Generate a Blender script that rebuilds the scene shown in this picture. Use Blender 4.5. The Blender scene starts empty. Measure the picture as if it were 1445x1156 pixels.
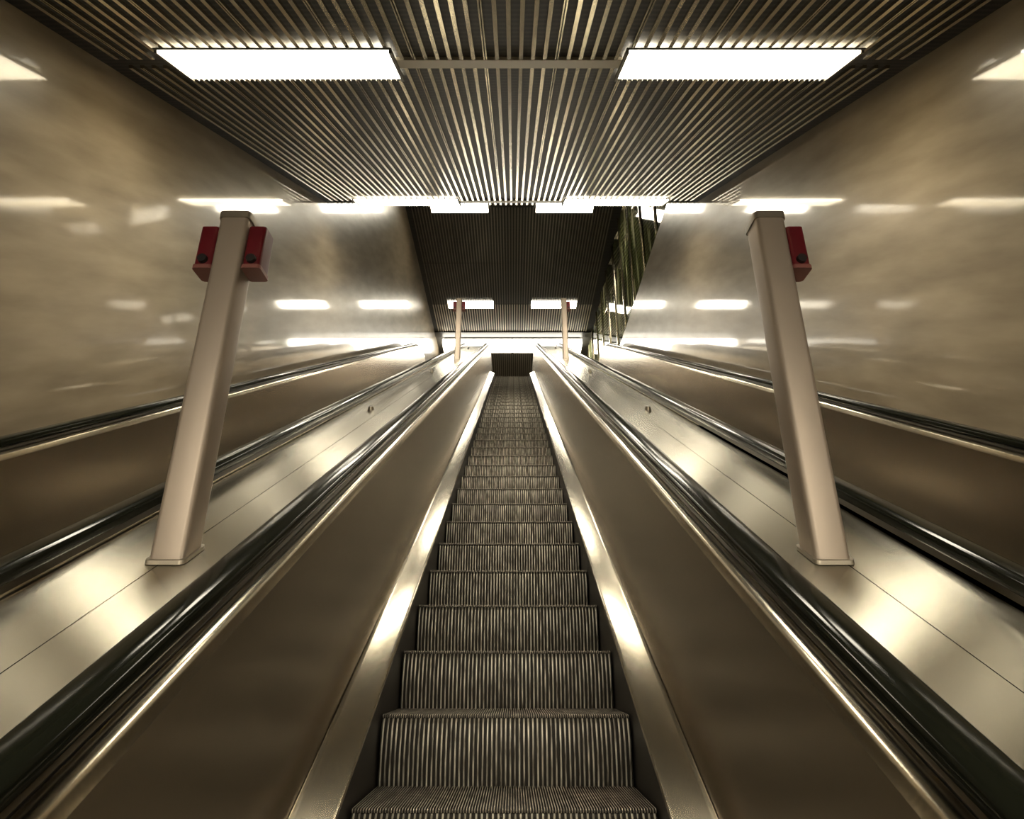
import bpy, bmesh, math, random
from mathutils import Vector
random.seed(7)
S = bpy.context.scene
COL = S.collection

# ---------------------------------------------------------------- frame of the place
OZ = 3.6                                   # height of the lens
A = math.radians(30.0); c, s = math.cos(A), math.sin(A)
NOSE_V = -1.462                            # nosing line, perpendicular offset from the lens
U_LOW, U0, R = -3.2, 16.7, 2.7             # straight incline, then the curve to the landing
def W(x, u, v):                            # incline frame -> world
    return Vector((x, u * c - v * s, OZ + u * s + v * c))

class Fr:
    def __init__(self, p, n): self.p, self.n = p, n
def make_path(u_from=U_LOW, flat=2.3):
    fr = [Fr(W(0, u, NOSE_V), Vector((0, -s, c))) for u in (u_from, 0.0, 4.0, 8.0, 12.0, U0)]
    p0 = fr[-1].p
    for k in range(1, 17):
        th = A * (1 - k / 16.0)
        fr.append(Fr(p0 + Vector((0, R * (s - math.sin(th)), R * (math.cos(th) - c))), Vector((0, -math.sin(th), math.cos(th)))))
    fr.append(Fr(fr[-1].p + Vector((0, flat, 0)), Vector((0, 0, 1))))
    return fr
PATH = make_path()
LAND_Y, LAND_Z = PATH[-2].p.y, PATH[-2].p.z
Z_CEIL = OZ + 11.2
V_CEIL = 1.74
WALL_X = 2.80
U_END = 10.05
Y_END = W(0, U_END, V_CEIL).y
Y_BACK = 25.2
PITCH_ESC = 1.90

# ---------------------------------------------------------------- materials
def nt(name):
    m = bpy.data.materials.new(name); m.use_nodes = True
    n = m.node_tree.nodes
    return m, n, m.node_tree.links, n['Principled BSDF']
def pbr(name, col, rough=0.5, metal=0.0, coat=0.0, coat_rough=0.05, aniso=0.0, tangent=None, spec=0.5):
    m, n, l, b = nt(name)
    b.inputs['Base Color'].default_value = (*col, 1)
    b.inputs['Roughness'].default_value = rough
    b.inputs['Metallic'].default_value = metal
    b.inputs['Coat Weight'].default_value = coat
    b.inputs['Coat Roughness'].default_value = coat_rough
    b.inputs['Specular IOR Level'].default_value = spec
    if aniso:
        b.inputs['Anisotropic'].default_value = aniso
        cx = n.new('ShaderNodeCombineXYZ')
        for i in range(3): cx.inputs[i].default_value = tangent[i]
        l.new(cx.outputs[0], b.inputs['Tangent'])
    return m
def noise_mix(m, c1, c2, scale, stretch=(1, 1, 1), rot=(0, 0, 0), detail=6, lo=0.35, hi=0.65, socket='Base Color', tc='Object'):
    n, l = m.node_tree.nodes, m.node_tree.links
    b = n['Principled BSDF']
    t = n.new('ShaderNodeTexCoord'); mp = n.new('ShaderNodeMapping')
    mp.inputs['Rotation'].default_value = rot
    mp2 = n.new('ShaderNodeMapping'); mp2.inputs['Scale'].default_value = stretch
    ns = n.new('ShaderNodeTexNoise'); ns.inputs['Scale'].default_value = scale; ns.inputs['Detail'].default_value = detail
    rp = n.new('ShaderNodeValToRGB')
    rp.color_ramp.elements[0].position = lo; rp.color_ramp.elements[1].position = hi
    rp.color_ramp.elements[0].color = (*c1, 1); rp.color_ramp.elements[1].color = (*c2, 1)
    l.new(t.outputs[tc], mp.inputs[0]); l.new(mp.outputs[0], mp2.inputs[0]); l.new(mp2.outputs[0], ns.inputs['Vector'])
    l.new(ns.outputs[0], rp.inputs[0])
    l.new(rp.outputs[0], b.inputs[socket])
    return ns, rp
def emis(name, col, k):
    m, n, l, b = nt(name)
    b.inputs['Base Color'].default_value = (0.8, 0.78, 0.7, 1)
    b.inputs['Emission Color'].default_value = (*col, 1)
    b.inputs['Emission Strength'].default_value = k
    return m

M = {}
M['wall'] = pbr('polished_beige_stone', (.3, .25, .17), .35, 0, 1.0, .06)
M['wall'].node_tree.nodes['Principled BSDF'].inputs['Coat IOR'].default_value = 1.75
noise_mix(M['wall'], (.225, .178, .117), (.415, .340, .235), 3.6, (1, .32, 1.5), (-A, 0, 0), 11, .28, .72)
M['steel'] = pbr('brushed_steel', (.62, .565, .455), .20, 1.0, aniso=.85, tangent=(1, 0, 0))
M['deck'] = pbr('satin_steel_deck', (.64, .605, .505), .235, 1.0, aniso=1.0, tangent=(1, 0, 0))
M['panel'] = pbr('dark_bronze_steel', (.40, .34, .262), .27, 1.0)
M['skirt'] = pbr('dark_skirt', (.022, .018, .014), .45, 0.0)
M['rubber'] = pbr('black_rubber', (.010, .011, .007), .11, 0.0, .0, .08, spec=.12)
M['dark_metal'] = pbr('dark_metal', (.05, .043, .033), .35, 1.0)
M['rib'] = pbr('cast_aluminium', (.38, .33, .25), .45, .3)
noise_mix(M['rib'], (.15, .13, .10), (.90, .84, .69), 9.0, (8, 1, 1.1), (0, 0, 0), 8, .36, .66)
M['groove'] = pbr('dirty_shaded_groove', (.030, .025, .018), .7)  # dirt in the grooves, its dark tone also giving the shade between ribs
M['tread'] = pbr('tread_aluminium', (.36, .31, .24), .42, .4)
noise_mix(M['tread'], (.17, .145, .11), (.58, .51, .40), 7.0, (5, 1, 1), (0, 0, 0), 8, .35, .65)
M['slat'] = pbr('ceiling_slat_metal', (.66, .60, .48), .17, 1.0)
M['back'] = pbr('dark_ceiling', (.020, .018, .012), .6, 0.0)
M['beam'] = pbr('ceiling_bar', (.40, .36, .28), .45, .3)
M['floor'] = pbr('dark_floor', (.05, .043, .032), .3, 0.0)
M['pit'] = pbr('pit_concrete', (.05, .043, .033), .8, 0.0)
M['post'] = pbr('post_metal', (.37, .305, .245), .45, .5)
M['cap'] = pbr('post_cap', (.30, .26, .20), .4, .6)
M['red'] = pbr('red_box', (.115, .003, .008), .35, 0.0, .3, .1)
M['redlip'] = pbr('red_box_lip', (.22, .08, .065), .4, 0.0)
M['black'] = pbr('black_plastic', (.012, .010, .009), .4)
M['mullion'] = pbr('window_metal', (.62, .57, .45), .25, 1.0)
M['frame'] = pbr('lamp_frame', (.10, .09, .065), .5, .3)
M['lamp'] = emis('lamp_diffuser', (1.0, .915, .745), 32.0)
M['band'] = emis('light_band_diffuser', (1.0, .93, .78), 15.0)
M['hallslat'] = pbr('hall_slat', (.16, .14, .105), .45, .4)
M['hallslat_lit'] = pbr('hall_slat_lit', (.72, .66, .53), .4, .2)  # lit copy of the hall slats, light from the band put into the colour
M['fin'] = pbr('lamp_louvre', (.45, .42, .35), .4, 0.0)
M['stud'] = pbr('stud_steel', (.25, .22, .17), .3, 1.0)
M['glass'] = pbr('green_window_glass', (.03, .04, .015), .06, 0.0, 1.0, .03)
ns, rp = noise_mix(M['glass'], (.006, .009, .002), (.62, .60, .42), 2.2, (1, 2.8, .25), (0, 0, 0), 5, .40, .68)  # pale streaks paint in daylight through the panes, green ones foliage behind
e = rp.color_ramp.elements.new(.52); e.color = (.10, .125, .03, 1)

# cross ribs between the slats of the ceiling
def cross_bump(m, axis_rot, dens, strength):
    n, l = m.node_tree.nodes, m.node_tree.links
    b = n['Principled BSDF']
    t = n.new('ShaderNodeTexCoord'); mp = n.new('ShaderNodeMapping'); mp.inputs['Rotation'].default_value = axis_rot
    wv = n.new('ShaderNodeTexWave'); wv.bands_direction = 'Y'; wv.inputs['Scale'].default_value = dens
    rp = n.new('ShaderNodeValToRGB')
    rp.color_ramp.elements[0].color = (.005, .0045, .003, 1); rp.color_ramp.elements[1].color = (.026, .023, .016, 1)
    rp.color_ramp.elements[0].position = .45; rp.color_ramp.elements[1].position = .8
    l.new(t.outputs['Object'], mp.inputs[0]); l.new(mp.outputs[0], wv.inputs['Vector'])
    l.new(wv.outputs['Fac'], rp.inputs[0]); l.new(rp.outputs[0], b.inputs['Base Color'])
cross_bump(M['back'], (-A, 0, 0), 5.5, .5)

# ---------------------------------------------------------------- mesh helpers
def link(name, bm, mats, parent=None, origin=None, smooth=False, kind=None):
    if origin is not None:
        for v in bm.verts: v.co -= origin
    bmesh.ops.recalc_face_normals(bm, faces=bm.faces[:])
    me = bpy.data.meshes.new(name); bm.to_mesh(me); bm.free()
    for m in (mats if isinstance(mats, (list, tuple)) else [mats]): me.materials.append(m)
    if smooth:
        for p in me.polygons: p.use_smooth = True
        try: me.set_sharp_from_angle(angle=math.radians(38))
        except Exception: pass
    o = bpy.data.objects.new(name, me); COL.objects.link(o)
    if parent: o.parent = parent
    if kind: o['kind'] = kind
    return o
def empty(name, loc, label, cat, group=None):
    o = bpy.data.objects.new(name, None); COL.objects.link(o); o.location = loc
    o['label'] = label; o['category'] = cat
    if group: o['group'] = group
    return o
def copy_tree(o, parent=None):
    n = o.copy(); COL.objects.link(n); n.parent = parent
    for ch in list(o.children): copy_tree(ch, n)
    return n
def sweep(bm, prof, frames, closed=True, mat=0):
    """prof: (x, d) with d perpendicular to the nosing path"""
    rings = [[bm.verts.new((x, f.p.y + d * f.n.y, f.p.z + d * f.n.z)) for x, d in prof] for f in frames]
    n = len(prof)
    for a, b in zip(rings, rings[1:]):
        for i in range(n if closed else n - 1):
            j = (i + 1) % n
            bm.faces.new((a[i], a[j], b[j], b[i])).material_index = mat
    if closed:
        for r in (rings[0], rings[-1]): bm.faces.new(r).material_index = mat
def box(bm, x0, x1, y0, y1, z0, z1, mat=0):
    v = [bm.verts.new((x, y, z)) for x in (x0, x1) for y in (y0, y1) for z in (z0, z1)]
    for f in ((0, 1, 3, 2), (4, 6, 7, 5), (0, 4, 5, 1), (2, 3, 7, 6), (0, 2, 6, 4), (1, 5, 7, 3)):
        bm.faces.new([v[i] for i in f]).material_index = mat
def ibox(bm, x0, x1, u0, u1, v0, v1, mat=0):           # a box in the incline frame
    v = [bm.verts.new(W(x, u, w)) for x in (x0, x1) for u in (u0, u1) for w in (v0, v1)]
    for f in ((0, 1, 3, 2), (4, 6, 7, 5), (0, 4, 5, 1), (2, 3, 7, 6), (0, 2, 6, 4), (1, 5, 7, 3)):
        bm.faces.new([v[i] for i in f]).material_index = mat
def mirror(prof): return [(-x, d) for x, d in prof]
def prism(bm, poly, x0, x1):                            # poly in (y, z)
    a = [bm.verts.new((x0, y, z)) for y, z in poly]; b = [bm.verts.new((x1, y, z)) for y, z in poly]
    n = len(poly)
    for i in range(n): bm.faces.new((a[i], a[(i + 1) % n], b[(i + 1) % n], b[i]))
    f1 = bm.faces.new(a); f2 = bm.faces.new(list(reversed(b)))
    bmesh.ops.triangulate(bm, faces=[f1, f2])

# ---------------------------------------------------------------- the setting
D_PIT = -0.42
pit = [(f.p.y + D_PIT * f.n.y, f.p.z + D_PIT * f.n.z) for f in PATH[:-1]]
land_floor_z = LAND_Z - .005
low = pit + [(Y_BACK, pit[-1][1])]
P_lo, P_hi = W(0, U_LOW, V_CEIL + .07), W(0, U_END, V_CEIL + .07)
zc = Z_CEIL + .07
left_poly = low + [(Y_BACK, zc), (P_hi.y, zc), (P_hi.y, P_hi.z), (P_lo.y, P_lo.z)]
Z_PAR = OZ + 7.75
right_poly = low + [(Y_BACK, Z_PAR), (P_hi.y, Z_PAR), (P_hi.y, P_hi.z), (P_lo.y, P_lo.z)]
bm = bmesh.new(); prism(bm, left_poly, -WALL_X - .25, -WALL_X); link('wall_left', bm, M['wall'], kind='structure')
bm = bmesh.new(); prism(bm, right_poly, WALL_X, WALL_X + .25); link('wall_right', bm, M['wall'], kind='structure')
bm = bmesh.new(); box(bm, -WALL_X - .25, WALL_X + .8, Y_BACK, Y_BACK + .2, pit[-1][1], zc); link('wall_back', bm, M['wall'], kind='structure')
bm = bmesh.new(); box(bm, -WALL_X, WALL_X + .8, P_hi.y - .16, P_hi.y - .02, P_hi.z + .05, zc); link('wall_light_stop', bm, M['back'], kind='structure')  # unseen, added to make the hall light-tight above the sloping ceiling
bm = bmesh.new()
sweep(bm, [(-WALL_X, D_PIT), (WALL_X, D_PIT), (WALL_X, D_PIT - .15), (-WALL_X, D_PIT - .15)], PATH[:-1]); link('floor_pit', bm, M['pit'], kind='structure')
bm = bmesh.new(); box(bm, -WALL_X, WALL_X, LAND_Y + 2.35, Y_BACK, pit[-1][1], land_floor_z); link('floor', bm, M['floor'], kind='structure')

# ceilings: dark ribbed backing with bright metal strips
SL, SWD = .08, .026
def slat_rows():
    n = int((WALL_X - .12) / SL)
    for i in range(-n, n + 1):
        x = i * SL
        if i % 6 == 4: yield x - .0125, x - .0030; yield x + .0030, x + .0125
        else: yield x - SWD / 2, x + SWD / 2
U_ROWS = (-.62, 4.66, 9.80)
ROW_BAR = .075
bm = bmesh.new()
ibox(bm, -WALL_X, WALL_X, U_LOW, U_END + .0, V_CEIL + .022, V_CEIL + .07, 0)
segs = []; u = U_LOW
for ur in U_ROWS:
    segs.append((u, ur - ROW_BAR)); u = ur + ROW_BAR
segs.append((u, U_END))
for x0, x1 in slat_rows():
    for a, b in segs: ibox(bm, x0, x1, a, b, V_CEIL, V_CEIL + .0215, 1)
link('ceiling', bm, [M['back'], M['slat']], kind='structure')
for k, ur in enumerate(U_ROWS):
    bm = bmesh.new(); ibox(bm, -.765, .765, ur - ROW_BAR + .006, ur + ROW_BAR - .006, V_CEIL - .002, V_CEIL + .0215)
    link('trim_%d' % (k + 1), bm, M['beam'], kind='structure')
bm = bmesh.new()
box(bm, -WALL_X, WALL_X + .8, P_hi.y - .02, Y_BACK, Z_CEIL + .022, zc, 0)
Y_A, Y_B, Y_C = 13.50, 18.36, 21.1
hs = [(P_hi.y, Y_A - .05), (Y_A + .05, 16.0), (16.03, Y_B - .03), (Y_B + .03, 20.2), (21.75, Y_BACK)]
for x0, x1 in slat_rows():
    for a, b in hs: box(bm, x0, x1, a, b, Z_CEIL, Z_CEIL + .0215, 2 if a > 18 and b < 21 else 1)  # slats just before the light band take the lit copy
box(bm, -WALL_X, WALL_X + .8, 20.22, 20.56, Z_CEIL - .03, Z_CEIL + .0215, 3)
link('ceiling_upper', bm, [M['back'], M['hallslat'], M['hallslat_lit'], M['black']], kind='structure')

# ---------------------------------------------------------------- lamps
def lamp(x0, x1, ln, loc, rotx, label, group, n_diff=1):
    """a flush lamp; local x across, local y along the ceiling, hanging at local z = 0 downwards"""
    r = empty('ceiling_lamp', loc, label, 'ceiling lamp', group); r.rotation_euler = (rotx, 0, 0)
    w = (x1 - x0) / 2; h = ln / 2; t = .02
    bm = bmesh.new()
    for a in ((-w - t, -w, -h, h), (w, w + t, -h, h)): box(bm, *a, -.026, -.0005)
    for a in ((-w - t, w + t, -h - t, -h), (-w - t, w + t, h, h + t)): box(bm, *a, -.008, -.0005)
    link('frame', bm, M['frame'], r)
    for k in range(n_diff):
        ya, yb = -h + k * ln / n_diff + (.012 if k else 0), -h + (k + 1) * ln / n_diff
        bm = bmesh.new(); box(bm, -w + .003, w - .003, ya + .003, yb - .003, -.006, -.001)
        link('diffuser', bm, M['lamp'], r)
    bm = bmesh.new()                                    # fins across the lamp
    n = int((x1 - x0) / .036)
    for i in range(1, n):
        x = -w + 2 * w * i / n; box(bm, x - .0012, x + .0012, -h + .004, h - .004, -.024, -.007)
    link('louvre', bm, M['fin'], r)
    return r
G1, G2 = 'lamps in the sloping escalator ceiling', 'lamps in the high landing ceiling'
inc = [(4.66, 'near'), (9.80, 'far'), (-.62, 'over')]
lab = {('near', -1): 'large glowing white lamp on the left, nearest in the sloping slatted ceiling',
       ('near', 1): 'large glowing white lamp on the right, nearest in the sloping slatted ceiling',
       ('far', -1): 'thin-looking white lamp left at the far end of the sloping slatted ceiling',
       ('far', 1): 'thin-looking white lamp right at the far end of the sloping slatted ceiling',
       ('over', -1): 'white lamp in the sloping ceiling directly overhead to the left',
       ('over', 1): 'white lamp in the sloping ceiling directly overhead to the right'}
for ur, tag in inc:
    for sd in (-1, 1):
        lamp(.78, 2.28, .50, W(sd * 1.53, ur, V_CEIL - .001), A, lab[(tag, sd)], G1)
hl = {('a', -1): 'white lamp left in the high dark ceiling, just below the sloping ceiling edge',
      ('a', 1): 'white lamp right in the high dark ceiling, just below the sloping ceiling edge',
      ('b', -1): 'white lamp behind the distant left post in the high dark ceiling',
      ('b', 1): 'white lamp behind the distant right post in the high dark ceiling'}
for yy, tag in ((Y_A, 'a'), (Y_B, 'b')):
    for sd in (-1, 1):
        lamp(.62, 2.12, .46, Vector((sd * 1.38, yy, Z_CEIL - .001)), 0, hl[(tag, sd)], G2)
r = empty('light_band', Vector((0, 21.0, Z_CEIL - .001)), 'long white light band hanging across the ceiling above the top landing', 'light band')
bm = bmesh.new(); box(bm, -2.50, 2.50, -.30, .33, -.05, 0); link('frame', bm, M['frame'], r)
for x0, x1 in ((-2.55, -.02), (.02, 2.55)):
    for y0, y1 in ((-.34, .17), (.185, .37)):
        bm = bmesh.new(); box(bm, x0, x1, y0, y1, -.25, -.051); link('diffuser', bm, M['band'], r)

# ---------------------------------------------------------------- escalator
base = PATH[0].p + Vector((0, 0, -.4))
esc = empty('escalator', base, 'central escalator with grooved grey steps climbing away from the viewer', 'escalator', 'three parallel escalators')
SW = .93; TRD, RIS = .402, .2325
def rib_x(n, half, top_frac, slope=.16):
    """x positions and heights of a ribbed cross-section"""
    p = 2 * half / n; out = []
    for i in range(n):
        x = -half + i * p; g = p * (1 - top_frac) / 2; sl = p * slope / 2
        out += [(x + g - sl, 0), (x + g + sl, 1), (x + p - g - sl, 1), (x + p - g + sl, 0)]
    return out
def step_meshes():
    # riser: vertical ribs on a slightly hollow front, with the nosing lip on top
    bm = bmesh.new()
    prof = [(.006, -.012), (.001, -.022)] + [(.002 - .017 * math.sin(math.pi * (.12 + .88 * k / 9.0)), -.030 - .215 * k / 9.0) for k in range(10)]
    xs = rib_x(55, SW / 2 - .003, .52)
    grid = []
    for y, z in prof:
        hh = .0075 if z < -.029 else .0015
        grid.append([bm.verts.new((x, y + .0075 - hh * h - (.0 if z < -.029 else .006), z)) for x, h in xs])
    for a, b in zip(grid, grid[1:]):
        for i in range(len(a) - 1): bm.faces.new((a[i], a[i + 1], b[i + 1], b[i])).material_index = 0 if i % 4 == 1 else 1
    for sx in (-1, 1):                                  # end plates
        x = sx * (SW / 2 - .003)
        vs = [bm.verts.new((x, y + .006, z)) for y, z in prof] + [bm.verts.new((x, .06, -.245)), bm.verts.new((x, .06, -.010))]
        bm.faces.new(vs)
    # tread
    bt = bmesh.new()
    xs = rib_x(110, SW / 2 - .003, .5)
    rows = [(-.003, -.011, .25), (-.0035, -.004, .8), (.002, 0, 1), (.30, 0, 1), (TRD - .006, 0, 1)]
    grid = [[bt.verts.new((x, y + (0 if h else .003) * (1 if y < 0 else 0), z - .008 * (1 - h) * k)) for x, h in xs] for y, z, k in rows]
    for a, b in zip(grid, grid[1:]):
        for i in range(len(a) - 1): bt.faces.new((a[i], a[i + 1], b[i + 1], b[i])).material_index = 0 if i % 4 == 1 else 1
    return bm, bt
bmr, bmt = step_meshes()
stp = link('step', bmr, [M['rib'], M['groove']], esc)
trd = link('tread', bmt, [M['tread'], M['groove']], stp)
def nose(yh):                                           # height of the nosing path over a world y
    p0, pe = PATH[5].p, PATH[-2].p
    if yh <= p0.y: return p0.z + (yh - p0.y) * s / c
    if yh >= pe.y: return pe.z
    sn = s - (yh - p0.y) / R
    return p0.z + R * (math.sqrt(max(0, 1 - sn * sn)) - c)
y_first = W(0, 1.742, NOSE_V).y
spots = []
k = -4
while y_first + k * TRD < LAND_Y + .7:
    y = y_first + k * TRD; spots.append((y, nose(y))); k += 1
for i, (y, z) in enumerate(spots):
    o = stp if i == 0 else copy_tree(stp, esc)
    o.location = Vector((0, y, z)) - base
def both(name, prof, mat, smooth=True, frames=PATH):
    for sd in (-1, 1):
        bm = bmesh.new(); sweep(bm, prof if sd > 0 else mirror(prof), frames)
        link(name, bm, mat, esc, base, smooth)
both('skirt_panel', [(.470, -.36), (.470, .066), (.476, .066), (.476, -.36)], M['skirt'], False)
both('inner_deck', [(.4695, .068), (.4695, .078), (.4715, .081), (.477, .0815), (.483, .0835), (.560, .1175), (.566, .1225), (.576, .1275), (.581, .1275), (.582, .122), (.572, .108), (.48, .068)], M['steel'])
both('balustrade_panel', [(.583, .100), (.5985, .774), (.612, .774), (.612, .100)], M['panel'], False)
both('balustrade_trim', [(.594, .776), (.5975, .800), (.601, .808), (.607, .8125), (.616, .814), (.628, .811), (.640, .806), (.690, .806), (.690, .776)], M['steel'])
both('handrail_guide', [(.644, .807), (.640, .814), (.644, .826), (.694, .826), (.694, .807)], M['dark_metal'], False)
hr = []
cx, cd, hw, hh = .670, .850, .043, .0225
for k in range(28):
    t = 2 * math.pi * k / 28
    q = lambda v: math.copysign(abs(v) ** .55, v)
    hr.append((cx + hw * q(math.cos(t)), cd + hh * q(math.sin(t)) + (.004 * math.cos((hw * q(math.cos(t))) / hw * 1.5))))
both('handrail', hr, M['rubber'])
for sd, txt in ((-1, 'left neighbouring escalator running beside the left stone wall'), (1, 'right neighbouring escalator running beside the right stone wall')):
    e2 = esc.copy(); COL.objects.link(e2); e2['label'] = txt
    e2.location = base + Vector((sd * PITCH_ESC, 0, 0))
    for ch in list(esc.children):
        copy_tree(ch, e2)

# ---------------------------------------------------------------- steel decks between the escalators
D_DECK = .795
def deck(sd):
    r = empty('deck_cover', PATH[0].p + Vector((sd * .95, 0, .6)), 'wide brushed steel deck sloping up between the central and %s escalator' % ('left' if sd < 0 else 'right'), 'deck', 'steel decks between the escalators')
    o0 = r.location.copy()
    for x0, x1 in ((.697, .9485), (.9515, 1.203)):
        bm = bmesh.new()
        p = [(x0, D_DECK - .02), (x0, D_DECK), (x1, D_DECK), (x1, D_DECK - .02)]
        sweep(bm, p if sd > 0 else mirror(p), PATH); link('sheet', bm, M['deck'], r, o0)
    for uu in (4.72, 8.35, 12.2, 15.2):
        bm = bmesh.new()
        bmesh.ops.create_cone(bm, cap_ends=True, segments=20, radius1=.026, radius2=.017, depth=.03)
        bmesh.ops.rotate(bm, verts=bm.verts[:], cent=(0, 0, 0), matrix=__import__('mathutils').Matrix.Rotation(A, 3, 'X'))
        bmesh.ops.translate(bm, verts=bm.verts[:], vec=W(sd * 1.035, uu, NOSE_V + D_DECK + .0155) - o0)
        link('stud', bm, M['stud'], r, None, True)
    return r
for sd in (-1, 1): deck(sd)
for k, sd in enumerate((-1, 1)):
    bm = bmesh.new()
    p = [(PITCH_ESC + .697, D_DECK - .02), (PITCH_ESC + .697, D_DECK), (WALL_X - .002, D_DECK), (WALL_X - .002, D_DECK - .02)]
    sweep(bm, p if sd > 0 else mirror(p), PATH); link('trim_%d' % (k + 4), bm, M['dark_metal'], kind='structure')

# ---------------------------------------------------------------- posts with red boxes
def rrect(w, d, r, n=5):
    pts = []
    for cx_, cy_, a0 in ((w - r, d - r, 0), (-w + r, d - r, 90), (-w + r, -d + r, 180), (w - r, -d + r, 270)):
        for k in range(n + 1):
            a = math.radians(a0 + 90 * k / n); pts.append((cx_ + r * math.cos(a), cy_ + r * math.sin(a)))
    return pts
def tube(bm, ring, z0f, z1):
    lo = [bm.verts.new((x, y, z0f(y))) for x, y in ring]; hi = [bm.verts.new((x, y, z1)) for x, y in ring]
    n = len(ring)
    for i in range(n): bm.faces.new((lo[i], lo[(i + 1) % n], hi[(i + 1) % n], hi[i]))
    bm.faces.new(hi); bm.faces.new(list(reversed(lo)))
def post(x, u, h, label, sides):
    r = empty('emergency_post', W(x, u, NOSE_V + D_DECK) + Vector((0, 0, .002)), label, 'post', 'posts with red boxes on the steel decks')
    sl = lambda y: y * s / c
    bm = bmesh.new(); tube(bm, rrect(.050, .050, .016), lambda y: sl(y) + .012, h - .03)
    link('shaft', bm, M['post'], r, None, True)
    bm = bmesh.new()
    lo = [bm.verts.new((x_, y_, sl(y_))) for x_, y_ in rrect(.057, .057, .016)]; hi = [bm.verts.new((x_, y_, sl(y_) + .012)) for x_, y_ in rrect(.057, .057, .016)]
    n = len(lo)
    for i in range(n): bm.faces.new((lo[i], lo[(i + 1) % n], hi[(i + 1) % n], hi[i]))
    bm.faces.new(hi); bm.faces.new(list(reversed(lo)))
    link('base_flange', bm, M['cap'], r)
    bm = bmesh.new(); tube(bm, rrect(.054, .054, .016), lambda y: h - .030, h - .004); tube(bm, rrect(.046, .046, .014), lambda y: h - .004, h)
    link('cap', bm, M['cap'], r, None, True)
    for sd in sides:
        bm = bmesh.new()
        x0, x1 = (.051, .112)
        ring = [(sd * (x0 + x1) / 2 + a, b) for a, b in rrect((x1 - x0) / 2, .04, .012)]
        tube(bm, ring, lambda y: h - .215, h - .060)
        b = link('red_box', bm, M['red'], r, None, True); b['label'] = 'dark red box on the side of the post'
        bm = bmesh.new()
        ring = [(sd * (x0 + x1) / 2 + a, b_ + .0) for a, b_ in rrect((x1 - x0) / 2 + .003, .043, .012)]
        tube(bm, ring, lambda y: h - .230, h - .216)
        link('lip', bm, M['redlip'], b)
        bm = bmesh.new()
        bmesh.ops.create_cone(bm, cap_ends=True, segments=20, radius1=.017, radius2=.015, depth=.012)
        bmesh.ops.rotate(bm, verts=bm.verts[:], cent=(0, 0, 0), matrix=__import__('mathutils').Matrix.Rotation(math.radians(90), 3, 'X'))
        bmesh.ops.translate(bm, verts=bm.verts[:], vec=(sd * (x0 + x1) / 2, -.0465, h - .195))
        link('button', bm, M['black'], b)
    return r
post(-.935, 1.74, 1.175, 'nearest left post on the steel deck with two red boxes near its top', (-1, 1))
post(.915, 1.74, 1.175, 'nearest right post on the steel deck with one red box on its right', (1,))
post(-.95, 11.2, 1.20, 'distant slim post far up the left steel deck', (-1, 1))
post(.95, 11.2, 1.20, 'distant slim post far up the right steel deck', (1,))

# ---------------------------------------------------------------- glazed side above the right wall
wn = empty('window_1', (WALL_X, Y_END, Z_PAR), 'green glazed screen above the right stone wall beside the top landing', 'window'); wn['kind'] = 'structure'
o0 = wn.location.copy()
PB = 1.22
y = Y_END + .05; zt = Z_CEIL - .002; ZM = OZ + 10.15; zm2 = OZ + 9.0
while y < Y_BACK - .4:
    ya, yb = y, min(y + PB, Y_BACK - .05)
    xa, xb = WALL_X + .20, WALL_X + .05
    def pt(t, off, z): return Vector((xa + (xb - xa) * t + off, ya + (yb - ya) * t, z)) - o0
    bm = bmesh.new()                                     # pane, slightly turned to the stair
    q = [pt(0, 0, Z_PAR), pt(1, 0, Z_PAR), pt(1, 0, zt), pt(0, 0, zt)]; q2 = [v + Vector((.012, 0, 0)) for v in q]
    a = [bm.verts.new(v) for v in q]; b = [bm.verts.new(v) for v in q2]
    bm.faces.new(a); bm.faces.new(list(reversed(b)))
    for i in range(4): bm.faces.new((a[i], b[i], b[(i + 1) % 4], a[(i + 1) % 4]))
    link('glass_pane', bm, M['glass'], wn)
    bm = bmesh.new(); box(bm, xb - .03 - o0.x, xa + .03 - o0.x, yb - .035 - o0.y, yb - o0.y, 0, zt - o0.z)
    link('mullion', bm, M['mullion'], wn)
    for z in (zt - .06, ZM):
        bm = bmesh.new()
        q = [pt(.0, -.05, z - .03), pt(.62, -.05, z - .03), pt(.62, -.05, z + .03), pt(.0, -.05, z + .03)]
        a = [bm.verts.new(v) for v in q]; b = [bm.verts.new(v + Vector((.045, 0, 0))) for v in q]
        bm.faces.new(a); bm.faces.new(list(reversed(b)))
        for i in range(4): bm.faces.new((a[i], b[i], b[(i + 1) % 4], a[(i + 1) % 4]))
        link('transom', bm, M['mullion'], wn)
    y += PB
bm = bmesh.new(); box(bm, WALL_X + .28, WALL_X + .36, Y_END - .1, Y_BACK, Z_PAR, Z_CEIL + .02); link('wall_outer', bm, M['back'], kind='structure')

# ---------------------------------------------------------------- light, camera, view
w = bpy.data.worlds.new('World'); S.world = w; w.use_nodes = True
w.node_tree.nodes['Background'].inputs[0].default_value = (.10, .085, .06, 1)
w.node_tree.nodes['Background'].inputs[1].default_value = .25
cam = bpy.data.cameras.new('Camera'); co = bpy.data.objects.new('Camera', cam); COL.objects.link(co)
cam.sensor_fit = 'HORIZONTAL'; cam.sensor_width = 36.0; cam.lens = 900.0 / 1445.0 * 36.0
cam.clip_start = .02; cam.clip_end = 200
cam.shift_x = -1.5 / 1445.0
co.location = (.027, 0, OZ); co.rotation_euler = (math.radians(90 + 22.03), 0, 0)
S.camera = co
S.cycles.sample_clamp_indirect = 6.0
vs = S.view_settings
vs.view_transform = 'Standard'; vs.look = 'None'; vs.gamma = 1.0; vs.use_curve_mapping = False; vs.exposure = 0.15
